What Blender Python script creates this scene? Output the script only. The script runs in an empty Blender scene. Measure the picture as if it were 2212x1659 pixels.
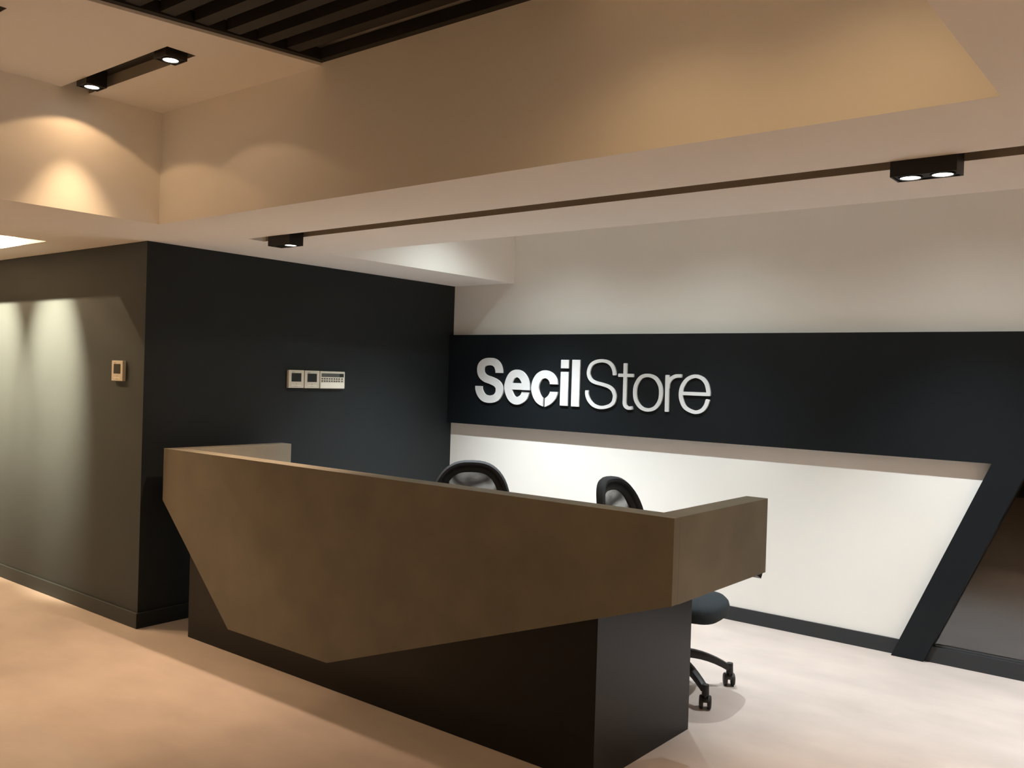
import bpy, bmesh, math, random
from mathutils import Vector, Matrix
random.seed(7)
sc = bpy.context.scene
COL = sc.collection

# ------------------------------------------------------------------ camera
cam_d = bpy.data.cameras.new('camera')
cam = bpy.data.objects.new('camera', cam_d)
COL.objects.link(cam)
cam_d.sensor_fit = 'HORIZONTAL'
cam_d.sensor_width = 36.0
cam_d.lens = 1947.46 / 2212 * 36.0
cam_d.clip_start = 0.05
CR = Vector((0.7791687, 0.6260708, 0.0305207))
CU = Vector((-0.0292360, -0.0123397, 0.9994964))
CF = Vector((-0.6261321, 0.7796686, -0.0086891))
M4 = Matrix.Identity(4)
for i in range(3):
    M4[i][0], M4[i][1], M4[i][2] = CR[i], CU[i], -CF[i]
M4[2][3] = 1.6
cam.matrix_world = M4
sc.camera = cam

# ------------------------------------------------------------------ world, exposure
sc.view_settings.view_transform = 'Standard'
sc.view_settings.look = 'None'
sc.view_settings.exposure = 0.0
sc.view_settings.gamma = 1.0
sc.view_settings.use_curve_mapping = False
world = bpy.data.worlds.new('night')
sc.world = world
world.use_nodes = True
world.node_tree.nodes['Background'].inputs[0].default_value = (0.01, 0.01, 0.012, 1)
world.node_tree.nodes['Background'].inputs[1].default_value = 0.2
sc.cycles.max_bounces = 10
sc.cycles.diffuse_bounces = 6
sc.cycles.sample_clamp_indirect = 6.0

# lamp powers per colour channel (W): spot lamps in the ceiling, the back ones added out of view
POW = {
    'c1a': ((50, 33, 17.5), (4.5, 2.75, 1.35)),
    'c1': ((6, 4, 2), (2.2, 1.45, 0.82)),
    'c1r': ((5, 3.3, 1.6), (9.0, 5.8, 2.65)),
    'c3': ((2100, 1680, 1130), (112, 75, 42)),
    'slotL': ((160, 108, 71), (7, 4.4, 3.0)),
    'slotR': ((64, 47, 34), (8.5, 6.2, 4.2)),
    'c2a': ((480, 504, 512), (35, 40, 38.5)),
    'c2b': ((195, 207, 213), (33, 38, 36.5)),
    'c2R': ((315, 328, 332), (27, 30, 29.5)),
    'back': ((1220, 820, 440), (8, 5.5, 3)),
}
#OVERRIDE

# ------------------------------------------------------------------ materials
def new_mat(name):
    m = bpy.data.materials.new(name)
    m.use_nodes = True
    return m, m.node_tree.nodes, m.node_tree.links, m.node_tree.nodes['Principled BSDF']

def paint(name, col, rough=0.7, spec=0.3, var=0.06, scale=3.0, bump=0.0, bscale=200.0, detail=4.0, stretch=None, metallic=0.0):
    m, n, l, p = new_mat(name)
    tc = n.new('ShaderNodeTexCoord')
    src = tc.outputs['Object']
    if stretch:
        mp = n.new('ShaderNodeMapping')
        mp.inputs['Scale'].default_value = stretch
        l.new(src, mp.inputs['Vector'])
        src = mp.outputs['Vector']
    nz = n.new('ShaderNodeTexNoise')
    nz.inputs['Scale'].default_value = scale
    nz.inputs['Detail'].default_value = detail
    l.new(src, nz.inputs['Vector'])
    rp = n.new('ShaderNodeValToRGB')
    rp.color_ramp.elements[0].position = 0.3
    rp.color_ramp.elements[1].position = 0.7
    rp.color_ramp.elements[0].color = tuple(c * (1 - var) for c in col) + (1,)
    rp.color_ramp.elements[1].color = tuple(min(1, c * (1 + var)) for c in col) + (1,)
    l.new(nz.outputs['Fac'], rp.inputs['Fac'])
    l.new(rp.outputs['Color'], p.inputs['Base Color'])
    p.inputs['Roughness'].default_value = rough
    p.inputs['Specular IOR Level'].default_value = spec
    p.inputs['Metallic'].default_value = metallic
    if bump:
        n2 = n.new('ShaderNodeTexNoise')
        n2.inputs['Scale'].default_value = bscale
        n2.inputs['Detail'].default_value = 3
        l.new(tc.outputs['Object'], n2.inputs['Vector'])
        b = n.new('ShaderNodeBump')
        b.inputs['Strength'].default_value = bump
        b.inputs['Distance'].default_value = 0.002
        l.new(n2.outputs['Fac'], b.inputs['Height'])
        l.new(b.outputs['Normal'], p.inputs['Normal'])
    return m

def emit(name, col, strength):
    m, n, l, p = new_mat(name)
    p.inputs['Base Color'].default_value = (0.8, 0.8, 0.8, 1)
    p.inputs['Emission Color'].default_value = col + (1,)
    p.inputs['Emission Strength'].default_value = strength
    return m

M = {}
M['ceiling'] = paint('ceiling_paint', (0.87, 0.85, 0.82), 0.85, 0.2, 0.012, 1.5)
M['white_wall'] = paint('white_wall_paint', (0.86, 0.86, 0.83), 0.8, 0.2, 0.012, 2.0)
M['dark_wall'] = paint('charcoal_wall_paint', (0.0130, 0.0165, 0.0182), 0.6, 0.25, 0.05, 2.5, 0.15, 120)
M['grey_wall'] = paint('lightened_charcoal_paint', (0.042, 0.053, 0.058), 0.55, 0.35, 0.04, 2.5, 0.15, 120)  # charcoal lightened: spotlit brightness of the left face put into the colour
M['band'] = paint('black_band_lacquer', (0.0068, 0.0100, 0.0128), 0.5, 0.27, 0.05, 3.0)
M['skirting'] = paint('charcoal_skirting', (0.030, 0.033, 0.037), 0.5, 0.35, 0.04, 4.0)
M['floor'] = paint('mottled_vinyl_floor', (0.455, 0.395, 0.362), 0.62, 0.28, 0.085, 2.6, 0.10, 60, 7.0, (1.0, 1.8, 1.0))
M['stone'] = paint('desk_stone_laminate', (0.180, 0.167, 0.133), 0.6, 0.25, 0.10, 5.0, 0.05, 90, 6.0)
M['pale_top'] = paint('pale_worktop_laminate', (0.62, 0.59, 0.54), 0.5, 0.3, 0.03, 6.0)  # pale tone picked to bounce light up to the soffit
M['channel'] = paint('grey_brown_channel_metal', (0.34, 0.31, 0.265), 0.6, 0.3, 0.04, 8.0)
M['base'] = paint('black_desk_laminate', (0.0062, 0.0063, 0.0066), 0.31, 0.27, 0.05, 6.0)
M['slat'] = paint('black_slat_metal', (0.021, 0.020, 0.0185), 0.6, 0.25, 0.05, 8.0)
M['plenum'] = paint('black_plenum', (0.006, 0.006, 0.006), 0.9, 0.1, 0.05, 3.0)
M['lamp_black'] = paint('matt_black_metal', (0.010, 0.0095, 0.009), 0.5, 0.35, 0.05, 20.0)
M['lens_warm'] = emit('warm_lens_glow', (1.0, 0.93, 0.82), 9.0)
M['lens_cool'] = emit('white_lens_glow', (1.0, 0.98, 0.94), 9.0)
M['lens_off'] = paint('unlit_lens', (0.03, 0.03, 0.03), 0.15, 0.5, 0.05, 30.0)
M['letter'] = paint('white_letter_acrylic', (0.78, 0.80, 0.82), 0.45, 0.4, 0.01, 4.0)
M['cream'] = paint('cream_plastic', (0.62, 0.59, 0.50), 0.45, 0.4, 0.02, 20.0)
M['cream_pale'] = paint('pale_plastic_mark', (0.82, 0.80, 0.70), 0.4, 0.4, 0.02, 20.0)
M['grey_print'] = paint('grey_print', (0.22, 0.20, 0.17), 0.6, 0.3, 0.03, 20.0)
M['screen'] = paint('dark_display', (0.022, 0.024, 0.022), 0.2, 0.5, 0.05, 30.0)
M['lcd'] = paint('grey_display', (0.085, 0.087, 0.08), 0.25, 0.5, 0.05, 30.0)
M['key'] = paint('black_rubber_key', (0.025, 0.024, 0.022), 0.6, 0.3, 0.05, 30.0)
M['plastic'] = paint('black_chair_plastic', (0.022, 0.023, 0.024), 0.45, 0.4, 0.08, 30.0, 0.12, 400)
M['frame_grey'] = paint('charcoal_chair_frame', (0.030, 0.032, 0.036), 0.72, 0.16, 0.08, 30.0, 0.12, 400)
M['bezel'] = paint('black_chair_trim', (0.009, 0.0095, 0.010), 0.6, 0.3, 0.05, 30.0)
M['fabric'] = paint('blue_black_fabric', (0.020, 0.028, 0.034), 0.8, 0.25, 0.12, 60.0, 0.3, 500)
M['rubber'] = paint('dark_grey_wheel', (0.03, 0.029, 0.028), 0.55, 0.35, 0.08, 40.0)
M['steel'] = paint('dark_steel', (0.10, 0.10, 0.10), 0.35, 0.5, 0.05, 40.0, metallic=0.8)
M['alu'] = paint('glazing_bead_metal', (0.055, 0.058, 0.062), 0.4, 0.5, 0.05, 20.0)

def mesh_fabric():
    m, n, l, p = new_mat('chair_mesh_fabric')
    out = n['Material Output']
    tc = n.new('ShaderNodeTexCoord')
    w = n.new('ShaderNodeTexWave')
    w.inputs['Scale'].default_value = 12.0
    w.inputs['Distortion'].default_value = 5.0
    w.inputs['Detail'].default_value = 1.0
    w.inputs['Detail Scale'].default_value = 0.6
    mp = n.new('ShaderNodeMapping')
    mp.inputs['Rotation'].default_value = (0.9, 0, 0)
    l.new(tc.outputs['Object'], mp.inputs['Vector'])
    l.new(mp.outputs['Vector'], w.inputs['Vector'])
    mr = n.new('ShaderNodeMapRange')
    mr.inputs['To Min'].default_value = 0.03
    mr.inputs['To Max'].default_value = 0.30
    l.new(w.outputs['Fac'], mr.inputs['Value'])
    tr = n.new('ShaderNodeBsdfTransparent')
    mix = n.new('ShaderNodeMixShader')
    p.inputs['Base Color'].default_value = (0.03, 0.032, 0.033, 1)
    p.inputs['Roughness'].default_value = 0.7
    l.new(mr.outputs['Result'], mix.inputs[0])
    l.new(p.outputs[0], mix.inputs[1])
    l.new(tr.outputs[0], mix.inputs[2])
    l.new(mix.outputs[0], out.inputs['Surface'])
    return m
M['mesh'] = mesh_fabric()

def dark_glass():
    m, n, l, p = new_mat('double_glazing')
    out = n['Material Output']
    g = n.new('ShaderNodeBsdfGlossy')
    g.inputs['Roughness'].default_value = 0.02
    g.inputs['Color'].default_value = (0.95, 0.97, 1.0, 1)
    t = n.new('ShaderNodeBsdfTransparent')
    t.inputs['Color'].default_value = (0.80, 0.84, 0.84, 1)
    fr = n.new('ShaderNodeFresnel')
    fr.inputs['IOR'].default_value = 1.95
    mix = n.new('ShaderNodeMixShader')
    l.new(fr.outputs[0], mix.inputs[0])
    l.new(t.outputs[0], mix.inputs[1])
    l.new(g.outputs[0], mix.inputs[2])
    l.new(mix.outputs[0], out.inputs['Surface'])
    return m
M['glass'] = dark_glass()

# ------------------------------------------------------------------ mesh helpers
def box(bm, x0, x1, y0, y1, z0, z1):
    v = [bm.verts.new((x, y, z)) for z in (z0, z1) for y in (y0, y1) for x in (x0, x1)]
    for f in ((0, 2, 3, 1), (4, 5, 7, 6), (0, 1, 5, 4), (2, 6, 7, 3), (0, 4, 6, 2), (1, 3, 7, 5)):
        bm.faces.new([v[i] for i in f])
    return v

def prism(bm, pts, axis, a, b):
    """extrude a polygon; axis = index of the extrusion axis, pts in the other two axes (in order)"""
    def mk(p, c):
        q = list(p)
        q.insert(axis, c)
        return bm.verts.new(q)
    A = [mk(p, a) for p in pts]
    B = [mk(p, b) for p in pts]
    k = len(pts)
    bm.faces.new(A)
    bm.faces.new(B[::-1])
    for i in range(k):
        j = (i + 1) % k
        bm.faces.new((A[j], A[i], B[i], B[j]))

def rings(bm, rs, cap=True, closed=False):
    """loft a list of equal-length point rings"""
    R = [[bm.verts.new(p) for p in r] for r in rs]
    k = len(R[0])
    n = len(R)
    for i in range(n if closed else n - 1):
        a, b = R[i], R[(i + 1) % n]
        for j in range(k):
            bm.faces.new((a[j], a[(j + 1) % k], b[(j + 1) % k], b[j]))
    if cap and not closed:
        bm.faces.new(R[0][::-1])
        bm.faces.new(R[-1])

def cyl(bm, c, axis, r, h, seg=20, r2=None):
    axis = Vector(axis).normalized()
    u = axis.orthogonal().normalized()
    w = axis.cross(u)
    c = Vector(c)
    rs = []
    for t, rr in ((0, r), (1, r if r2 is None else r2)):
        rs.append([c + axis * h * t + (u * math.cos(2 * math.pi * i / seg) + w * math.sin(2 * math.pi * i / seg)) * rr for i in range(seg)])
    rings(bm, rs)

def annulus(bm, c, r0, r1, z0, z1, seg=28):
    rs = []
    for i in range(seg):
        a = 2 * math.pi * i / seg
        ca, sa = math.cos(a), math.sin(a)
        rs.append([(c[0] + ca * r, c[1] + sa * r, z) for r, z in ((r0, z0), (r1, z0), (r1, z1), (r0, z1))])
    rings(bm, rs, closed=True)

def voxels(bm, X, Y, Z, solid):
    """boundary faces of a grid of solid cells"""
    nx, ny, nz = len(X) - 1, len(Y) - 1, len(Z) - 1
    S = [[[solid((X[i] + X[i+1]) / 2, (Y[j] + Y[j+1]) / 2, (Z[k] + Z[k+1]) / 2) for k in range(nz)] for j in range(ny)] for i in range(nx)]
    cache = {}
    def V(i, j, k):
        if (i, j, k) not in cache:
            cache[(i, j, k)] = bm.verts.new((X[i], Y[j], Z[k]))
        return cache[(i, j, k)]
    def s(i, j, k):
        return 0 <= i < nx and 0 <= j < ny and 0 <= k < nz and S[i][j][k]
    for i in range(nx):
        for j in range(ny):
            for k in range(nz):
                if not S[i][j][k]:
                    continue
                if not s(i-1, j, k): bm.faces.new((V(i,j,k), V(i,j,k+1), V(i,j+1,k+1), V(i,j+1,k)))
                if not s(i+1, j, k): bm.faces.new((V(i+1,j,k), V(i+1,j+1,k), V(i+1,j+1,k+1), V(i+1,j,k+1)))
                if not s(i, j-1, k): bm.faces.new((V(i,j,k), V(i+1,j,k), V(i+1,j,k+1), V(i,j,k+1)))
                if not s(i, j+1, k): bm.faces.new((V(i,j+1,k), V(i,j+1,k+1), V(i+1,j+1,k+1), V(i+1,j+1,k)))
                if not s(i, j, k-1): bm.faces.new((V(i,j,k), V(i,j+1,k), V(i+1,j+1,k), V(i+1,j,k)))
                if not s(i, j, k+1): bm.faces.new((V(i,j,k+1), V(i+1,j,k+1), V(i+1,j+1,k+1), V(i,j+1,k+1)))

def obj(name, bm, mat, parent=None, smooth=False, bevel=0.0, seg=2, loc=None):
    bmesh.ops.recalc_face_normals(bm, faces=bm.faces)
    me = bpy.data.meshes.new(name)
    bm.to_mesh(me)
    bm.free()
    o = bpy.data.objects.new(name, me)
    COL.objects.link(o)
    me.materials.append(M[mat] if isinstance(mat, str) else mat)
    if smooth:
        for p in me.polygons:
            p.use_smooth = True
        me.set_sharp_from_angle(angle=math.radians(40))
    if bevel:
        b = o.modifiers.new('bevel', 'BEVEL')
        b.width = bevel
        b.segments = seg
        b.limit_method = 'ANGLE'
        b.angle_limit = math.radians(40)
    if loc:
        o.location = loc
    if parent:
        o.parent = parent
    return o

def tag(o, label, cat, group=None):
    o['label'] = label
    o['category'] = cat
    if group:
        o['group'] = group
    return o

def thing(name, loc, label, cat, group=None, rz=0.0):
    o = bpy.data.objects.new(name, None)
    o.empty_display_size = 0.1
    COL.objects.link(o)
    o.location = loc
    o.rotation_euler = (0, 0, rz)
    return tag(o, label, cat, group)

def struct(name, bm, mat, parent=None, label=None, bevel=0.0):
    o = obj(name, bm, mat, parent, bevel=bevel)
    if parent is None:
        o['kind'] = 'structure'
    if label:
        o['label'] = label
    return o

def copy_tree(o, parent=None):
    c = o.copy()
    COL.objects.link(c)
    if parent is not None:
        c.parent = parent
    for ch in list(o.children):
        copy_tree(ch, c)
    return c

# ------------------------------------------------------------------ room dimensions (metres)
ZS, ZU = 2.352, 2.945            # soffit and raised ceiling
XW = -5.157                       # dark block corner
YL = 2.86                         # face of the dark wall on the left
YB = 5.70                         # white back wall
XL, XR, YF = -9.2, 4.2, -4.0      # rest of the room
def wall_x(y):                    # the dark side wall is a hair out of square
    return XW - 0.078 * (y - YL) / 2.84
C1 = (-4.51, -0.49, -1.5, 2.563)  # coffers: x0 x1 y0 y1
C2 = (-4.588, 2.6, 3.775, YB)
C3 = (-8.4, -5.81, -0.4, 2.555)
SL = (-4.511, 3.0, 3.12, 3.235)   # light slot in the soffit

# floor
bm = bmesh.new()
box(bm, XL, XR, YF, YB, -0.1, 0.0)
struct('floor', bm, 'floor', label='smooth mottled greyish pink floor')

# ceiling: soffit with three coffers and a long light slot, all one plasterboard surface
def in_rect(x, y, r):
    return r[0] < x < r[1] and r[2] < y < r[3]
def ceil_solid(x, y, z):
    if in_rect(x, y, C1): return False
    if in_rect(x, y, C2) and z < ZU: return False
    if in_rect(x, y, C3) and z < ZU: return False
    if in_rect(x, y, SL) and z < 2.425: return False
    return True
bm = bmesh.new()
voxels(bm, sorted({XL, XR, C1[0], C1[1], C2[0], C2[1], C3[0], C3[1], SL[0], SL[1]}),
       sorted({YF, YB, C1[2], C1[3], C2[2], C3[2], C3[3], SL[2], SL[3]}), [ZS, 2.425, ZU, 3.25], ceil_solid)
def skew(y):                      # edge of the slatted field in the middle coffer
    return -3.190 - 0.178 * (2.563 - y)
S1 = (-3.553, 2.035, 2.170)       # the two short slots in the raised plaster strip
S2 = (-3.700, 1.325, 1.460)
def strip(y0, y1, x0=None):
    x0 = C1[0] if x0 is None else x0
    prism(bm, [(x0, y0), (skew(y0), y0), (skew(y1), y1), (x0, y1)], 2, ZU, ZU + 0.055)
strip(S1[2], C1[3])
strip(S1[1], S1[2], S1[0])
strip(S2[2], S1[1])
strip(S2[1], S2[2], S2[0])
strip(C1[2], S2[1])
prism(bm, [(C1[0], C1[2]), (skew(C1[2]), C1[2]), (skew(C1[3]), C1[3]), (C1[0], C1[3])], 2, ZU + 0.055, ZU + 0.12)
XS1 = -1.76                       # the slats stop here; plaster again up to the coffer side
box(bm, XS1, C1[1], C1[2], C1[3], ZU, ZU + 0.12)
struct('ceiling', bm, 'ceiling', label='warm lit plaster ceiling with stepped coffers')
bm = bmesh.new()
prism(bm, [(skew(C1[2]) + 0.002, C1[2] + .002), (XS1 - .002, C1[2] + .002), (XS1 - .002, C1[3] - .002), (skew(C1[3]) + 0.002, C1[3] - .002)], 2, 3.16, 3.24)
struct('ceiling_void', bm, 'plenum', label='black void above the slats')

# dark metal channels lining the light slots
def channel(name, x0, x1, y0, y1, z0, z1, label):
    bm = bmesh.new()
    box(bm, x0, x1, y0, y0 + .0012, z0, z1 - .0005)
    box(bm, x0, x1, y1 - .0012, y1, z0, z1 - .0005)
    o = struct(name, bm, 'channel', label=label)
    bm = bmesh.new()
    box(bm, x0, x1, y0 + .0014, y1 - .0014, z1 - .0015, z1 - .0003)
    obj('channel_top', bm, 'lamp_black', o)
channel('trim_2', C1[0] + .001, S1[0] - .001, S1[1], S1[2], ZU + .0005, ZU + .055, 'short dark light channel in the raised ceiling')
channel('trim_3', C1[0] + .001, S2[0] - .001, S2[1], S2[2], ZU + .0005, ZU + .055, 'short dark light channel at the top left corner')
channel('trim_4', SL[0] + .012, SL[1] - .01, SL[2], SL[3], ZS + .0005, 2.425, 'long dark light channel in the soffit')

# walls
bm = bmesh.new()
prism(bm, [(XL, YL), (XW, YL), (wall_x(YB), YB), (wall_x(YB), YB + 0.3), (XL, YB + 0.3)], 2, 0.0, ZS - 0.001)
wl = struct('wall_left', bm, 'dark_wall', label='dark charcoal wall block with its left face painted lighter as if lit')
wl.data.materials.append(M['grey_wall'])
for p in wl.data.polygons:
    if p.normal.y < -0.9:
        p.material_index = 1  # left face takes the lighter copy, lamp brightness painted in
bm = bmesh.new()
leg = lambda z: -1.475 + 0.4245 * z            # middle of the slanted leg
prism(bm, [(wall_x(YB), 0), (leg(0), 0), (leg(1.2), 1.2), (XR, 1.2), (XR, 3.2), (wall_x(YB), 3.2)], 1, YB, YB + 0.1)
struct('wall_back', bm, 'white_wall', label='white back wall')
bm = bmesh.new()
box(bm, XL, XR, YF - 0.1, YF, 0, ZS - 0.001)
struct('wall_front', bm, 'grey_wall')
bm = bmesh.new()
box(bm, XR, XR + 0.1, YF, YB, 0, ZS - 0.001)
struct('wall_right', bm, 'white_wall')
bm = bmesh.new()
box(bm, XL - 0.1, XL, YF, YB, 0, ZS - 0.001)
struct('wall_far', bm, 'white_wall')

# the dark room behind the glass
bm = bmesh.new()
box(bm, -3.2, XR, YB + 0.1, 9.0, -0.1, 0.0)
box(bm, -3.2, XR, 9.0, 9.1, 0, 2.6)
box(bm, -3.3, -3.2, YB + 0.1, 9.0, 0, 2.6)
box(bm, XR, XR + 0.1, YB + 0.1, 9.0, 0, 2.6)
box(bm, -3.2, XR, YB + 0.1, 9.0, 2.6, 2.7)
struct('wall_room_behind', bm, 'plenum', label='unlit room behind the glass')

# black band with its slanted leg, standing proud of the white wall
YP = 5.645
bm = bmesh.new()
ZT, ZBnd = 1.934, 1.190
prism(bm, [(wall_x(YP) + 0.002, ZT), (wall_x(YP) + 0.002, ZBnd), (-1.060, ZBnd), (-1.565, 0.0), (-1.384, 0.0), (-0.870, ZBnd), (XR - .02, ZBnd), (XR - .02, ZT)], 1, YP, YB - 0.001)
struct('trim_1', bm, 'band', label='black wall band with a slanted leg', bevel=0.0015)

# skirting boards
bm = bmesh.new()
prism(bm, [(wall_x(YB) + .012, 0.0), (-1.566, 0.0), (-1.566 + .4245 * .092, 0.092), (wall_x(YB) + .012, 0.092)], 1, 5.690, YB)
struct('baseboard_back', bm, 'skirting', label='charcoal skirting under the white wall')
bm = bmesh.new()
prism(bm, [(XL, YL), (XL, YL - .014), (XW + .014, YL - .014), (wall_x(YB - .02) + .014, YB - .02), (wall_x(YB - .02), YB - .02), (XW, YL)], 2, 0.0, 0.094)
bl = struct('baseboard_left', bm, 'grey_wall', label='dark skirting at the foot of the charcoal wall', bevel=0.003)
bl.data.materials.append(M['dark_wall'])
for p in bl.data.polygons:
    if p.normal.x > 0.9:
        p.material_index = 1  # same skirting: shade of the side run put into a darker copy

# glazed screen right of the leg
bm = bmesh.new()
prism(bm, [(-1.383, 0.0), (XR - .02, 0.0), (XR - .02, 0.093), (-1.383 + .4245 * .093, 0.093)], 1, 5.672, YB + 0.05)
win = struct('window_1', bm, 'skirting', label='dark glazed screen right of the slanted leg')
bm = bmesh.new()
prism(bm, [(-1.40, 0.094), (XR - .03, 0.094), (XR - .03, 1.189), (-0.93, 1.189)], 1, 5.702, 5.712)
obj('pane', bm, 'glass', win)
bm = bmesh.new()
box(bm, -1.33, XR - .03, 5.690, 5.701, 0.094, 0.104)
obj('glazing_bead', bm, 'alu', win)

# ------------------------------------------------------------------ slatted ceiling field
gr = thing('slatted_ceiling', (-2.0, 0.5, 2.957), 'black slatted ceiling panel set into the raised coffer', 'ceiling panel')
def child_world(o, root):
    o.parent = root
    o.matrix_parent_inverse = Matrix.Translation(-root.location)
    return o
ZSL = 2.957
bm = bmesh.new()
FW = 0.034
y0, y1 = C1[2] + .003, C1[3] - .003
prism(bm, [(skew(y0) + .003, y0), (skew(y0) + .003 + FW, y0), (skew(y1) + .003 + FW, y1), (skew(y1) + .003, y1)], 2, ZSL, ZSL + 0.05)
child_world(obj('edge_frame', bm, 'slat'), gr)
bm = bmesh.new()
box(bm, skew(y1) + .005 + FW, XS1 - .04, y1 - FW, y1, ZSL, ZSL + 0.05)
child_world(obj('edge_frame', bm, 'slat'), gr)
bm = bmesh.new()
box(bm, XS1 - .038, XS1 - .003, y0, y1, ZSL, ZSL + 0.05)
child_world(obj('edge_frame', bm, 'slat'), gr)
bm = bmesh.new()
box(bm, 0, 1, -0.060, 0.0, 0, 0.055)
slat0 = obj('slat', bm, 'slat')
for k in range(29):
    o = slat0 if k == 0 else slat0.copy()
    if k:
        COL.objects.link(o)
    y = 2.426 - 0.131 * k
    xs = skew(y) + .003 + FW
    o.location = (xs, y, ZSL + 0.006)
    o.scale = (XS1 - .04 - xs, 1, 1)
    child_world(o, gr)

# ------------------------------------------------------------------ spotlights
def spot_light(parent, loc, rgb, size, blend, tilt=(0, 0), radius=0.018):
    p = max(rgb)
    if p <= 0:
        return
    d = bpy.data.lights.new('beam', 'SPOT')
    d.energy = p
    d.color = tuple(c / p for c in rgb)
    d.spot_size = math.radians(size)
    d.spot_blend = blend
    d.shadow_soft_size = radius
    o = bpy.data.objects.new('beam', d)
    COL.objects.link(o)
    o.parent = parent
    o.location = loc
    o.rotation_euler = (math.radians(tilt[0]), math.radians(tilt[1]), 0)
    return o

def lamp_unit(loc, zslot, zbot, lamps, wx, wy, key, label, group, tilt=(0, 0), lens='lens_warm', core=64, field=126, fblend=0.12):
    """black box that hangs out of a slot; lamps = list of (dx, lit)"""
    t = thing('spotlight', (loc[0], loc[1], zbot), label, 'spotlight', group)
    h = zslot - zbot
    bm = bmesh.new()
    voxels(bm, [-wx/2, -wx/2 + .007, wx/2 - .007, wx/2], [-wy/2, -wy/2 + .007, wy/2 - .007, wy/2], [0, .004, h],
           lambda x, y, z: z > .004 or abs(x) > wx/2 - .007 or abs(y) > wy/2 - .007)
    obj('housing', bm, 'lamp_black', t)
    for dx, lit in lamps:
        bm = bmesh.new()
        annulus(bm, (dx, 0), 0.0325, 0.0385, -0.001, 0.004)
        obj('bezel', bm, 'lamp_black', t, smooth=True)
        bm = bmesh.new()
        cyl(bm, (dx, 0, 0.0012), (0, 0, 1), 0.0315, 0.0025, 24)
        obj('lens', bm, lens if lit else 'lens_off', t)
        if lit:
            spot_light(t, (dx, 0, -0.006), POW[key][0], core, 1.0, tilt)
            spot_light(t, (dx, 0, -0.006), POW[key][1], field, fblend)
    return t

ZS1 = ZU + 0.055
G1 = 'black spotlights in the ceiling slots'
ONE = [(0, True)]
lamp_unit((-4.305, 2.085), ZS1, 2.919, ONE, .096, .100, 'c1a', 'small black square spotlight at the wall end of the short ceiling slot', G1, tilt=(0, 4), core=62)
lamp_unit((-3.630, 2.097), ZS1, 2.919, ONE, .096, .100, 'c1', 'small black square spotlight at the end of the short slot nearest the slats', G1)
lamp_unit((-4.44, 1.385), ZS1, 2.919, ONE, .096, .100, 'c1a', 'small black square spotlight out of view in the second short slot', G1, tilt=(0, 4), core=62)
lamp_unit((-3.765, 1.387), ZS1, 2.919, ONE, .096, .100, 'c1', 'black spotlight just peeking in at the top left corner', G1)
for x, y, w in ((-1.40, 2.09, 'slatted side by the beam'), (-0.72, 2.09, 'far side by the beam'), (-1.40, 1.38, 'slatted side over the viewer'), (-0.72, 1.38, 'far side over the viewer')):
    lamp_unit((x, y), ZU, 2.90, ONE, .096, .100, 'c1r', 'black spotlight out of view right of the slats, ' + w, G1, core=80, field=140, fblend=0.9)
lamp_unit((-4.237, 3.181), 2.425, 2.300, [(-.048, False), (.048, True)], .195, .096, 'slotL', 'black twin spotlight with one lamp lit at the left end of the long slot', G1, core=92)
lamp_unit((-0.817, 3.166), 2.425, 2.300, [(-.05, True), (.05, True)], .205, .094, 'slotR', 'black twin spotlight with both lamps lit at the right of the long slot', G1)
for x, k, w in ((-4.0, 'c2a', 'nearest the dark wall'), (-2.75, 'c2b', 'second from the dark wall'), (-1.17, 'c2R', 'third from the dark wall'), (0.3, 'c2R', 'farthest from the dark wall')):
    lamp_unit((x, 4.75), ZU, 2.90, ONE, .096, .100, k, 'black spotlight hidden in the coffer above the sign wall, ' + w, G1, lens='lens_cool', core=88 if k == 'c2a' else 72, tilt=(0, 4) if k == 'c2a' else (5, 0), field=140, fblend=0.9)
for x, w in ((-6.36, 'nearest the desk'), (-7.22, 'middle one'), (-8.0, 'farthest from the desk')):
    lamp_unit((x, 2.05), ZU, 2.90, ONE, .096, .100, 'c3', 'black spotlight hidden in the coffer beside the charcoal wall, ' + w, G1, tilt=(32, 0), core=40)
for x, y, w in ((-4.2, -2.4, 'behind to the left'), (-6.6, -2.4, 'farthest to the left'), (2.4, -1.5, 'behind to the right'), (2.4, 2.4, 'on the right')):
    lamp_unit((x, y), ZS, 2.30, ONE, .096, .100, 'back', 'black fill spotlight added on the ceiling outside the view, ' + w, G1)  # unseen lamps added to raise the room's ambient light

# ------------------------------------------------------------------ reception desk
desk = thing('reception_desk', (-3.35, 3.35, 0), 'long angular reception desk with a brown stone front on a black base', 'desk')
def dchild(name, bm, mat, **k):
    return child_world(obj(name, bm, mat, **k), desk)
HT, ZLO = 1.1015, 0.775
XL0, XR0 = -5.030, -1.577
YS = 2.93
T = 0.10
bm = bmesh.new()
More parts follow.
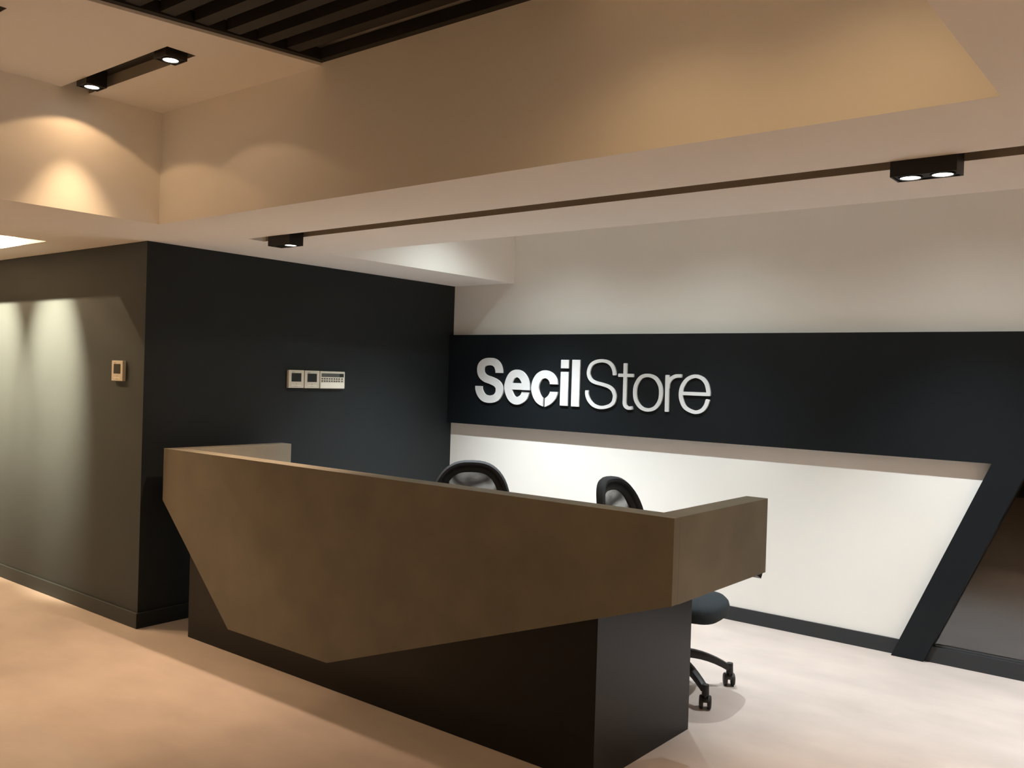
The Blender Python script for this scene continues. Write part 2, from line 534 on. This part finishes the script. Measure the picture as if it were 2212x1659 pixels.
# front: outline polygon as cladding, upstand board behind, two returns (one mitred shell)
prism(bm, [(XL0, HT), (XL0, 0.789), (-4.322, 0.147), (-3.480, 0.148), (XR0, 0.780), (XR0, HT)], 1, YS, 2.975)
dchild('front_panel', bm, 'stone', bevel=0.0015)
bm = bmesh.new()
prism(bm, [(XL0, 2.975), (XR0, 2.975), (XR0, 3.770), (XR0 - T, 3.770), (XR0 - T, YS + T), (XL0 + T, YS + T), (XL0 + T, 3.795), (XL0, 3.795)], 2, ZLO + .003, HT)
dchild('upstand', bm, 'stone', bevel=0.0015)
bm = bmesh.new()
prism(bm, [(XL0 + .01, 2.98), (XR0 - .125, 2.98), (XR0 - .125, 3.62), (XL0 + .01, 3.62)], 2, 0.745, 0.775)
dchild('worktop', bm, 'pale_top')
bm = bmesh.new()
prism(bm, [(3.690, ZLO + .002), (3.728, 0.764), (3.752, 0.752), (3.769, ZLO + .002)], 0, XR0 - T, XR0 - .012)
dchild('support_bracket', bm, 'base')
bm = bmesh.new()
bx0, bx1, by0, by1 = -4.790, -1.922, 2.976, 3.765
prism(bm, [(bx0, by0), (bx1, by0), (bx1, by1), (bx1 - .04, by1), (bx1 - .04, by0 + .04), (bx0 + .04, by0 + .04), (bx0 + .04, by1), (bx0, by1)], 2, 0.0, 0.745)
dchild('base', bm, 'base', bevel=0.001)

# ------------------------------------------------------------------ sign letters
GL = [
('S',[('b',[(-4.649,1.623),(-4.652,1.649),(-4.669,1.684),(-4.704,1.708),(-4.755,1.714),(-4.804,1.706),(-4.838,1.681),(-4.846,1.642),(-4.832,1.604),(-4.793,1.576),(-4.729,1.559),(-4.679,1.541),(-4.651,1.518),(-4.641,1.490),(-4.648,1.452),(-4.681,1.420),(-4.739,1.407),(-4.799,1.415),(-4.838,1.445),(-4.859,1.483),(-4.861,1.511)])]),
('e',[('b',[(-4.368,1.493),(-4.372,1.536),(-4.388,1.577),(-4.422,1.611),(-4.465,1.623),(-4.508,1.609),(-4.538,1.569),(-4.552,1.512),(-4.534,1.456),(-4.501,1.417),(-4.457,1.405),(-4.414,1.419),(-4.386,1.443),(-4.372,1.476)]),('bar',[(-4.538,1.520),(-4.365,1.520)])]),
('c',[('b',[(-4.098,1.547),(-4.107,1.580),(-4.139,1.611),(-4.189,1.623),(-4.238,1.604),(-4.269,1.562),(-4.279,1.511),(-4.267,1.466),(-4.243,1.430),(-4.219,1.413),(-4.197,1.405)]),('b',[(-4.179,1.403),(-4.146,1.418),(-4.116,1.444),(-4.099,1.472),(-4.095,1.489)])]),
('i',[('quad',[(-4.036,1.646),(-3.962,1.644),(-3.963,1.386),(-4.037,1.385)]),('quad',[(-4.036,1.737),(-3.963,1.737),(-3.962,1.671),(-4.036,1.671)])]),
('l',[('quad',[(-3.933,1.739),(-3.860,1.738),(-3.856,1.384),(-3.931,1.384)])]),
('S2',[('t',[(-3.551,1.629),(-3.557,1.665),(-3.577,1.701),(-3.614,1.726),(-3.669,1.734),(-3.724,1.724),(-3.762,1.698),(-3.780,1.651),(-3.773,1.613),(-3.750,1.586),(-3.713,1.571),(-3.657,1.560),(-3.601,1.545),(-3.565,1.522),(-3.547,1.490),(-3.545,1.467),(-3.556,1.430),(-3.591,1.403),(-3.659,1.388),(-3.723,1.400),(-3.767,1.435),(-3.788,1.477),(-3.790,1.511)])]),
('t',[('t',[(-3.461,1.719),(-3.460,1.635),(-3.459,1.471),(-3.459,1.430),(-3.451,1.409),(-3.432,1.396),(-3.413,1.395),(-3.390,1.398)]),('tbar',[(-3.519,1.631),(-3.389,1.631)])]),
('o',[('to',[(-3.375,1.512),(-3.365,1.569),(-3.328,1.620),(-3.272,1.635),(-3.212,1.618),(-3.173,1.570),(-3.162,1.513),(-3.171,1.455),(-3.207,1.407),(-3.264,1.389),(-3.322,1.404),(-3.363,1.452)])]),
('r',[('t',[(-3.115,1.642),(-3.112,1.383)]),('tbar',[(-3.111,1.546),(-3.106,1.586),(-3.087,1.615),(-3.056,1.633),(-3.031,1.637),(-3.002,1.637)])]),
('e2',[('t',[(-2.796,1.505),(-2.798,1.539),(-2.814,1.590),(-2.849,1.625),(-2.901,1.638),(-2.955,1.618),(-2.993,1.571),(-3.006,1.514),(-2.996,1.462),(-2.965,1.416),(-2.897,1.391),(-2.845,1.404),(-2.814,1.438),(-2.799,1.482)]),('tbar',[(-2.998,1.517),(-2.795,1.517)])]),
]
def catmull(P, closed=False, sub=6):
    n = len(P)
    if n == 2:
        return [Vector(p) for p in P]
    out = []
    rng = n if closed else n - 1
    g = lambda i: Vector(P[i % n]) if closed else Vector(P[max(0, min(n - 1, i))])
    for i in range(rng):
        p0, p1, p2, p3 = g(i - 1), g(i), g(i + 1), g(i + 2)
        for s in range(sub):
            t = s / sub
            out.append(0.5 * ((2 * p1) + (p2 - p0) * t + (2 * p0 - 5 * p1 + 4 * p2 - p3) * t * t + (3 * p1 - p0 - 3 * p2 + p3) * t ** 3))
    if not closed:
        out.append(g(n - 1))
    return out
SX = 0.83
def stroke(bm, P, hw, yf, yb, closed=False, rounded=False, cuts=(None, None)):
    pts = catmull([(p[0] * SX, p[1]) for p in P], closed)
    n = len(pts)
    L, R = [], []
    if rounded and not closed:                # soften the ends
        d0 = (pts[0] - pts[1]).normalized()
        d1 = (pts[-1] - pts[-2]).normalized()
        seq = [(pts[0] + d0 * 0, hw * .72)] + [(pts[0] - d0 * hw * .3, hw)] + [(p, hw) for p in pts[1:-1]] + [(pts[-1] - d1 * hw * .3, hw)] + [(pts[-1], hw * .72)]
    else:
        seq = [(p, hw) for p in pts]
    pp = [s[0] for s in seq]
    k = len(pp)
    for i in range(k):
        a = pp[(i - 1) % k] if closed or i > 0 else pp[i]
        b = pp[(i + 1) % k] if closed or i < k - 1 else pp[i]
        t = (b - a).normalized()
        nrm = Vector((-t.y, t.x))
        h = seq[i][1]
        L.append(pp[i] + nrm * h)
        R.append(pp[i] - nrm * h)
    for q, idx in ((0, 0), (1, k - 1)):       # level or plumb end cuts
        t = (pp[1] - pp[0] if q == 0 else pp[-1] - pp[-2]).normalized()
        for S in (L, R):
            if cuts[q] == 'x':
                S[idx] += t * ((pp[idx].x - S[idx].x) / t.x)
            elif cuts[q] == 'z':
                S[idx] += t * ((pp[idx].y - S[idx].y) / t.y)
    for q, rng in ((0, range(0, min(10, k))), (1, range(max(0, k - 10), k))):
        if cuts[q] == 'x':                    # nothing may stick out past a plumb cut
            xc, fwd = pp[0 if q == 0 else -1].x, (pp[0] - pp[1] if q == 0 else pp[-1] - pp[-2]).x
            for i in rng:
                for S in (L, R):
                    if (S[i].x - xc) * fwd > 0:
                        S[i].x = xc
    rs = [[(l.x / SX, yf, l.y), (r.x / SX, yf, r.y), (r.x / SX, yb, r.y), (l.x / SX, yb, l.y)] for l, r in zip(L, R)]
    rings(bm, rs, cap=True, closed=closed)
LAB = {'S': 'first thick bold capital S at the left end of the wall sign', 'e': 'thick bold letter e second in the wall sign', 'c': 'thick bold letter c with a slit in its foot',
       'i': 'thick bold letter i with a square dot', 'l': 'thick bold straight letter l in the middle of the sign', 'S2': 'thin line capital S after the bold letters',
       't': 'thin line letter t with a curled foot', 'o': 'thin line round letter o', 'r': 'thin line letter r beside the last letter', 'e2': 'thin line letter e at the right end of the sign'}
YF0, YF1 = 5.631, 5.6445
KP = YF0 / 5.615
GL = [(k, [(t, [(p[0] * KP, 1.6 + (p[1] - 1.6) * KP) for p in P]) for t, P in parts]) for k, parts in GL]
for key, parts in GL:
    bm = bmesh.new()
    dot = None
    for q, (kind, P) in enumerate(parts):
        if kind == 'b': stroke(bm, P, 0.0305, YF0, YF1, cuts=(('z', 'x'), ('x', 'z'))[q] if key == 'c' else ('z', 'z'))
        elif kind == 'bar': stroke(bm, P, 0.0262, YF0 + .0004, YF1)
        elif kind == 't': stroke(bm, P, 0.0122, YF0, YF1, rounded=True)
        elif kind == 'tbar': stroke(bm, P, 0.0122, YF0 + .0004, YF1, rounded=True)
        elif kind == 'to': stroke(bm, P, 0.0122, YF0, YF1, closed=True)
        elif kind == 'quad':
            xs = sorted(p[0] for p in P)
            zs = sorted(p[1] for p in P)
            xa, xb, za, zb = (xs[0] + xs[1]) / 2, (xs[2] + xs[3]) / 2, (zs[0] + zs[1]) / 2, (zs[2] + zs[3]) / 2
            if q == 1:
                dot = bmesh.new()
                box(dot, xa, xb, YF0, YF1, za, zb)
            else:
                box(bm, xa, xb, YF0, YF1, za, zb)
    o = obj('sign_letter', bm, 'letter', bevel=0.003 if key in 'il' else 0.0)
    tag(o, LAB[key], 'letter', 'raised white sign letters on the black band')
    if dot:
        obj('dot', dot, 'letter', o, bevel=0.003)

# ------------------------------------------------------------------ wall controls
def plate(bm, y0, y1, z0, z1, x0, x1, r=0.004):
    """rounded plate in the y-z plane, thickness along x"""
    pts = []
    for cy, cz, a0 in ((y1 - r, z1 - r, 0), (y0 + r, z1 - r, 90), (y0 + r, z0 + r, 180), (y1 - r, z0 + r, 270)):
        for s in range(4):
            a = math.radians(a0 + s * 30)
            pts.append((cy + r * math.cos(a), cz + r * math.sin(a)))
    prism(bm, pts, 0, x0, x1)
def panel_thing(name, label, cat, group, w, h, th, loc, rz):
    t = thing(name, loc, label, cat, group, rz)
    bm = bmesh.new()
    plate(bm, -w/2, w/2, -h/2, h/2, 0.0, th, 0.006 if w > .2 else .003)
    obj('body', bm, 'cream', t, bevel=0.0015)
    return t
def flat(t, name, mat, y0, y1, z0, z1, x, dx=0.0012, r=0.001):
    bm = bmesh.new()
    plate(bm, y0, y1, z0, z1, x - 0.0004, x + dx, r)
    return obj(name, bm, mat, t)
RZ = math.atan2(0.078, 2.84)
def thermo(label, loc, rz, sw=0.086, w=0.134, sz=(-.018, .042)):
    t = panel_thing('thermostat', label, 'thermostat', 'cream thermostats', w, .126, .022, loc, rz)
    flat(t, 'screen', 'screen', -sw/2, sw/2, sz[0], sz[1], .022)
    flat(t, 'maker_mark', 'grey_print', -sw/2 + .002, -sw/2 + .026, .047, .0505, .022, .0004, .0004)
    flat(t, 'button', 'grey_print', -.003, .004, -.036, -.031, .022, .0006, .002)
    flat(t, 'lid_line', 'cream_pale', -.042, .042, -.048, -.043, .022, .0010)
    flat(t, 'lid_shadow', 'grey_print', -.016, .012, -.0515, -.0495, .022, .0003, .0004)
    return t
thermo('square cream thermostat on the dark side wall, left of its twin', (wall_x(4.004), 4.004, 1.5335), RZ)
thermo('square cream thermostat between its twin and the alarm keypad', (wall_x(4.146), 4.146, 1.5325), RZ)
thermo('lone cream thermostat on the lit left face of the charcoal wall', (-5.4375, YL, 1.559), -math.pi / 2, sw=.082, sz=(-.018, .042))
kp = panel_thing('alarm_keypad', 'wide cream alarm keypad with a grey display and two rows of black keys', 'keypad', None, .236, .126, .022, (wall_x(4.339), 4.339, 1.531), RZ)
flat(kp, 'display', 'lcd', -.106, .066, .022, .048, .022)
flat(kp, 'display', 'screen', .067, .106, .022, .048, .022)
flat(kp, 'flap', 'cream_pale', -.112, .113, -.058, -.020, .022, .0015, .003)
bm = bmesh.new()
plate(bm, -.006, .006, -.004, .004, 0, .003, .002)
k0 = obj('button', bm, 'key', kp)
n = 0
for row in range(2):
    for c in range(9):
        b = k0 if n == 0 else k0.copy()
        if n:
            COL.objects.link(b)
            b.parent = kp
        b.location = (.0216, -.100 + .0231 * c + (.005 if c == 8 else 0), (.0085, -.0085)[row])
        n += 1

# ------------------------------------------------------------------ office chairs
def superell(a, b, p, n=40):
    out = []
    for i in range(n):
        t = 2 * math.pi * i / n
        c, s = math.cos(t), math.sin(t)
        out.append((a * math.copysign(abs(c) ** (2 / p), c), b * math.copysign(abs(s) ** (2 / p), s)))
    return out
def back_pt(y, z):
    """surface of the backrest: leans back and curves forward at the sides"""
    return Vector((-0.275 - 0.20 * (z - 0.55) + 0.07 * (y / 0.25) ** 2 + 0.10 * max(0, z - .8) ** 1.5, y, z))
def back_ring(k):
    N = 48
    out = []
    for y, z in superell(0.258, 0.27, 2.7, N):
        w = 1.0 - 0.16 * ((z / 0.27) * .5 + .5) ** 2
        out.append((y * w, z))
    if k:
        cl = []
        for i in range(N):
            a, b = Vector(out[i - 1]), Vector(out[(i + 1) % N])
            t = (b - a).normalized()
            cl.append((out[i][0] - t.y * k, out[i][1] + t.x * k))
        out = cl
    return [(y, z + 0.80) for y, z in out]
def band_ring(bm, k0, k1, x0, x1):
    A, B = back_ring(k0), back_ring(k1)
    rs = []
    for (ya, za), (yb, zb) in zip(A, B):
        pa, pb = back_pt(ya, za), back_pt(yb, zb)
        m0, m1 = pa.lerp(pb, .3), pa.lerp(pb, .7)
        X = Vector((1, 0, 0))
        rs.append([pa + X * (x0 + (x1 - x0) * .25), m0 + X * x0, m1 + X * x0, pb + X * (x0 + (x1 - x0) * .25), pb + X * (x0 + (x1 - x0) * .75), m1 + X * x1, m0 + X * x1, pa + X * (x0 + (x1 - x0) * .75)])
    rings(bm, rs, closed=True)

def make_chair(loc, rz, label):
    t = thing('office_chair', loc, label, 'chair', 'mesh back office chairs', rz)
    # seat cushion
    bm = bmesh.new()
    prof = [(0.80, .406), (0.95, .412), (0.985, .424), (1.0, .442), (1.0, .462), (0.985, .476), (0.94, .486), (0.80, .491), (0.4, .488)]
    base = superell(0.255, 0.245, 3.0, 44)
    rings(bm, [[(x * s + .045, y * s, z - .018 * max(0, (x * s - .17) / .09)) for x, y in base] for s, z in prof])
    obj('seat', bm, 'fabric', t, smooth=True)
    bm = bmesh.new()
    box(bm, -.13, .13, -.08, .08, .365, .404)
    obj('tilt_mechanism', bm, 'plastic', t, bevel=.008)
    bm = bmesh.new()
    band_ring(bm, 0, 0.034, -0.030, 0.022)
    obj('backrest_frame', bm, 'frame_grey', t, smooth=True)
    bm = bmesh.new()
    band_ring(bm, 0.033, 0.072, -0.012, 0.012)
    obj('backrest_trim', bm, 'bezel', t, smooth=True)
    bm = bmesh.new()
    ring = back_ring(0.068)
    rs = []
    for s in (1.0, .8, .6, .4, .2, .05):
        rs.append([back_pt(y * s, .80 + (z - .80) * s) for y, z in ring])
    R = [[bm.verts.new(p) for p in r] for r in rs]
    for i in range(len(R) - 1):
        for j in range(len(R[0])):
            bm.faces.new((R[i][j], R[i][(j + 1) % len(R[0])], R[i + 1][(j + 1) % len(R[0])], R[i + 1][j]))
    bm.faces.new(R[-1])
    obj('backrest_mesh', bm, 'mesh', t, smooth=True)
    # spine that carries the back
    bm = bmesh.new()
    path = [Vector((-.08, 0, .385)), Vector((-.20, 0, .385)), Vector((-.285, 0, .41)), Vector((-.320, 0, .48)), Vector((-.325, 0, .56)), Vector((-.325, 0, .62))]
    rs = []
    for i, p in enumerate(path):
        d = (path[min(i + 1, 5)] - path[max(i - 1, 0)]).normalized()
        u = Vector((0, 1, 0)); w = d.cross(u)
        rs.append([p + u * .035 * a + w * .012 * b for a, b in ((1, .6), (.7, 1), (-.7, 1), (-1, .6), (-1, -.6), (-.7, -1), (.7, -1), (1, -.6))])
    rings(bm, rs)
    obj('back_spine', bm, 'plastic', t, smooth=True)
    bm = bmesh.new()
    cyl(bm, (0, 0, .20), (0, 0, 1), .026, .10, 20)
    cyl(bm, (0, 0, .30), (0, 0, 1), .018, .07, 20)
    obj('gas_column', bm, 'plastic', t, smooth=True)
    bm = bmesh.new()
    cyl(bm, (0, 0, .115), (0, 0, 1), .052, .095, 24, .042)
    obj('hub', bm, 'plastic', t, smooth=True)
    for k in range(5):
        a = math.radians(72 * k + STAR)
        d = Vector((math.cos(a), math.sin(a), 0)); s = Vector((-d.y, d.x, 0))
        bm = bmesh.new()
        rs = []
        for q in range(9):
            u = q / 8
            r = .035 + .303 * u
            z = .185 - .085 * u ** 2.2
            hw, hh = .027 - .009 * u, .024 - .008 * u
            slope = -.085 * 2.2 * u ** 1.2 / .303
            nrm = (Vector((0, 0, 1)) - d * slope).normalized()
            c = d * r + Vector((0, 0, z))
            rs.append([c + s * hw * ca + nrm * hh * sa for ca, sa in ((1, .3), (.8, .85), (.35, 1), (-.35, 1), (-.8, .85), (-1, .3), (-1, -.5), (-.8, -1), (.8, -1), (1, -.5))])
        rings(bm, rs)
        cyl(bm, d * .345 + Vector((0, 0, .072)), (0, 0, 1), .0185, .052, 18, .0165)
        obj('base_leg', bm, 'plastic', t, smooth=True)
        # twin wheel caster
        cx = d * .345
        ca = math.radians((-70, -62, 20, 100, 200)[k])
        wd = Vector((math.cos(ca), math.sin(ca), 0)); wa = Vector((-wd.y, wd.x, 0))
        cc = cx - wd * .016
        bm = bmesh.new()
        rs = []
        for u in range(7):                       # hood over the wheels
            an = math.radians(10 + 160 * u / 6)
            o_ = cc + Vector((0, 0, .034)) + wd * math.cos(an) * .0365 + Vector((0, 0, math.sin(an) * .0365))
            i_ = cc + Vector((0, 0, .034)) + wd * math.cos(an) * .0335 + Vector((0, 0, math.sin(an) * .0335))
            rs.append([o_ + wa * .011, o_ - wa * .011, i_ - wa * .011, i_ + wa * .011])
        rings(bm, rs)
        cyl(bm, cx + Vector((0, 0, .052)), (0, 0, 1), .008, .022, 12)
        cst = obj('caster', bm, 'plastic', t)
        for sg in (-1, 1):
            bm = bmesh.new()
            c0 = cc + Vector((0, 0, .033)) + wa * sg * .0095
            u_, w_ = wd, Vector((0, 0, 1))
            rs = []
            for off, r in ((0, .029), (.003, .033), (.015, .033), (.020, .027), (.021, .012)):
                rs.append([c0 + wa * sg * off + (u_ * math.cos(2 * math.pi * i / 20) + w_ * math.sin(2 * math.pi * i / 20)) * r for i in range(20)])
            rings(bm, rs)
            obj('wheel', bm, 'rubber', cst, smooth=True)
    return t

STAR = -33.3
c2 = make_chair((-2.284, 4.203, 0), math.radians(6), 'black office chair near the white wall with its seat showing past the desk end')
c1 = copy_tree(c2)
c1.location = (-3.455, 3.935, 0)
c1.rotation_euler = (0, 0, math.radians(-51))
c1['label'] = 'black office chair nearest the dark wall, only its back top showing over the desk'
